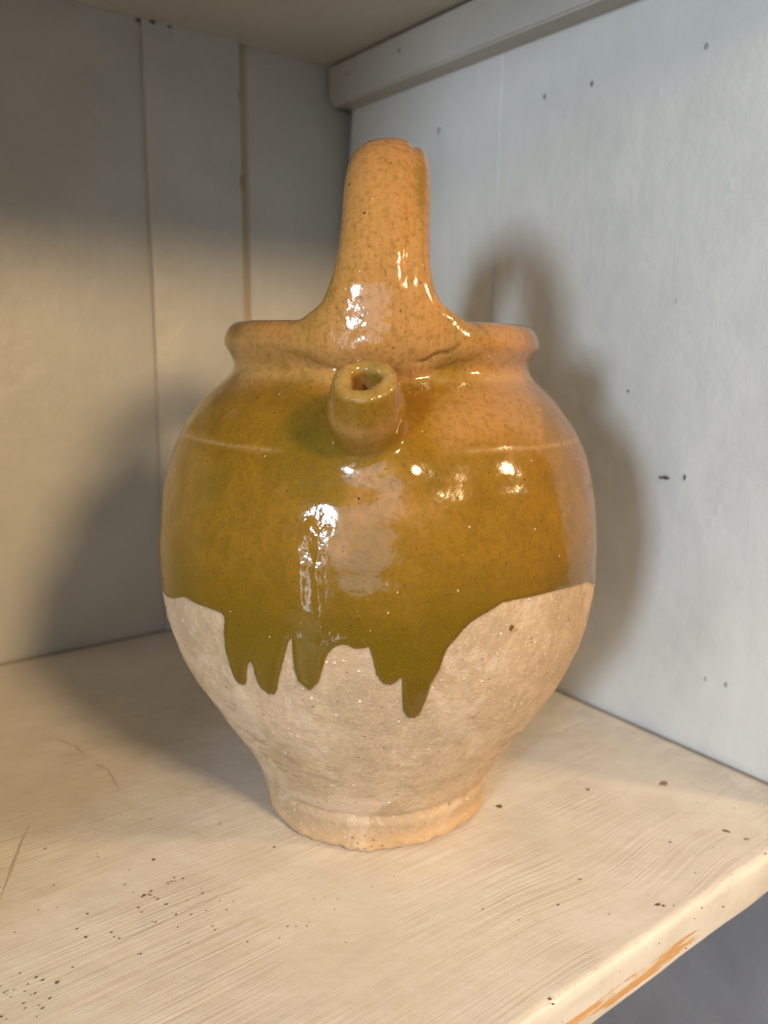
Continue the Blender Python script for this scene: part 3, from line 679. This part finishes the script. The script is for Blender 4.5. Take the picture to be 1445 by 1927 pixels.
    bs = s.speck(300, .08, .26, .20, .06); b = s.mix(s.math('MULTIPLY', bs, .65), b, (.16, .10, .06))
    grit = s.speck(330, .10, .30, .30, .08); grit2 = s.speck(800, .15, .35, .25, .15)
    b = s.mix(s.math('MULTIPLY', s.math('MAXIMUM', grit, s.math('MULTIPLY', grit2, .5)), .7), b, (.80, .66, .50))
    b = s.mix(s.math('MULTIPLY', s.ramp(sd, -.9, -.05), .4), b, (.30, .18, .08))
    col = s.mix(gm, b, c)
    s.put(s.b.inputs['Base Color'], col)
    rg = s.math('MULTIPLY_ADD', nB, .10, .07); rg = s.math('ADD', rg, s.math('MULTIPLY', s.ramp(ln, 0, 1), .12))
    rb = s.math('SUBTRACT', .62, s.math('MULTIPLY', s.math('MAXIMUM', grit, grit2), .42))
    mr = s.n('ShaderNodeMix', data_type='FLOAT'); s.put(mr.inputs[0], gm); s.put(mr.inputs[2], rb); s.put(mr.inputs[3], rg)
    s.put(s.b.inputs['Roughness'], mr.outputs[0])
    s.b.inputs['IOR'].default_value = 1.46
    # relief
    hg = s.math('ADD', s.math('MULTIPLY', s.noise(330, 2, .5), .5), s.math('MULTIPLY', s.noise(110, 2, .5), .9))
    hg = s.math('SUBTRACT', hg, s.math('MULTIPLY', pins, -.9)); hg = s.math('SUBTRACT', hg, s.math('MULTIPLY', sp2, .5))
    hg = s.math('ADD', hg, s.math('MULTIPLY', bl, s.math('MULTIPLY_ADD', s.noise(230, 2, .5), 2.6, -1.3)))
    hg = s.math('ADD', hg, s.math('MULTIPLY', nS, s.math('MULTIPLY', hd, .22)))
    hg = s.math('SUBTRACT', hg, s.math('MULTIPLY', ck, 2.5))
    hb = s.math('ADD', s.math('MULTIPLY', d3, 4.2), s.math('MULTIPLY', s.noise(800, 3, .7), 3.2)); hb = s.math('ADD', hb, s.math('MULTIPLY', grit, 1.8)); hb = s.math('SUBTRACT', hb, s.math('MULTIPLY', bs, .9))
    mh = s.n('ShaderNodeMix', data_type='FLOAT'); s.put(mh.inputs[0], gm); s.put(mh.inputs[2], hb); s.put(mh.inputs[3], hg)
    s.put(s.b.inputs['Normal'], s.bump(mh.outputs[0], .00016))
    return s.m
M_jug = jug_mat()

jug = bpy.data.objects.new('jug', None); C.objects.link(jug)
jug.location = (JX, JY, 0); jug.rotation_euler = (0, 0, ang)
jug['label'] = 'earthenware jug with honey and olive drip glaze standing on the cream shelf'
jug['category'] = 'jug'
foot = np.exp(-((Z-4)/7)**2)*(rho > 40)
at = dict(glaze=sd, pink=np.clip(pink, 0, 1.5), olive=np.clip(oliv, 0, 1.5), honey=np.clip(hon, 0, 1.2), pool=low, line=ln, pale=np.clip(pale, 0, 1), blister=np.clip(bl+.9*bl2, 0, 1), crack=np.clip(crack, 0, 1), foot=foot, tips=tips, hand=hand)
fp_ = np.sort(part[Q], axis=1)[:, 2]
for k, nm, lb in ((0, 'body', 'round shouldered body, glazed above and bare buff clay below the runs'), (1, 'handle', 'thick pinkish orange glazed strap handle arched over the mouth'), (2, 'spout', 'short stub spout with a ragged hole')):
    q = Q[fp_ == k]; used = np.unique(q); mp = np.full(len(P), -1); mp[used] = np.arange(len(used)); q = mp[q]
    me = bpy.data.meshes.new(nm)
    me.vertices.add(len(used)); me.vertices.foreach_set('co', (P[used]/1000).astype(np.float32).ravel())
    me.loops.add(q.size); me.loops.foreach_set('vertex_index', q.ravel().astype(np.int32))
    me.polygons.add(len(q)); me.polygons.foreach_set('loop_start', (np.arange(len(q))*4).astype(np.int32))
    me.update(calc_edges=True); me.validate()
    for an, av in at.items():
        a_ = me.attributes.new(an, 'FLOAT', 'POINT'); a_.data.foreach_set('value', av[used].astype(np.float32))
    me.shade_smooth()
    me.normals_split_custom_set_from_vertices(N[used].tolist())
    link(nm, me, M_jug, jug, lb)
print('jug verts', len(P), 'quads', len(Q), [int((fp_ == k).sum()) for k in range(3)])
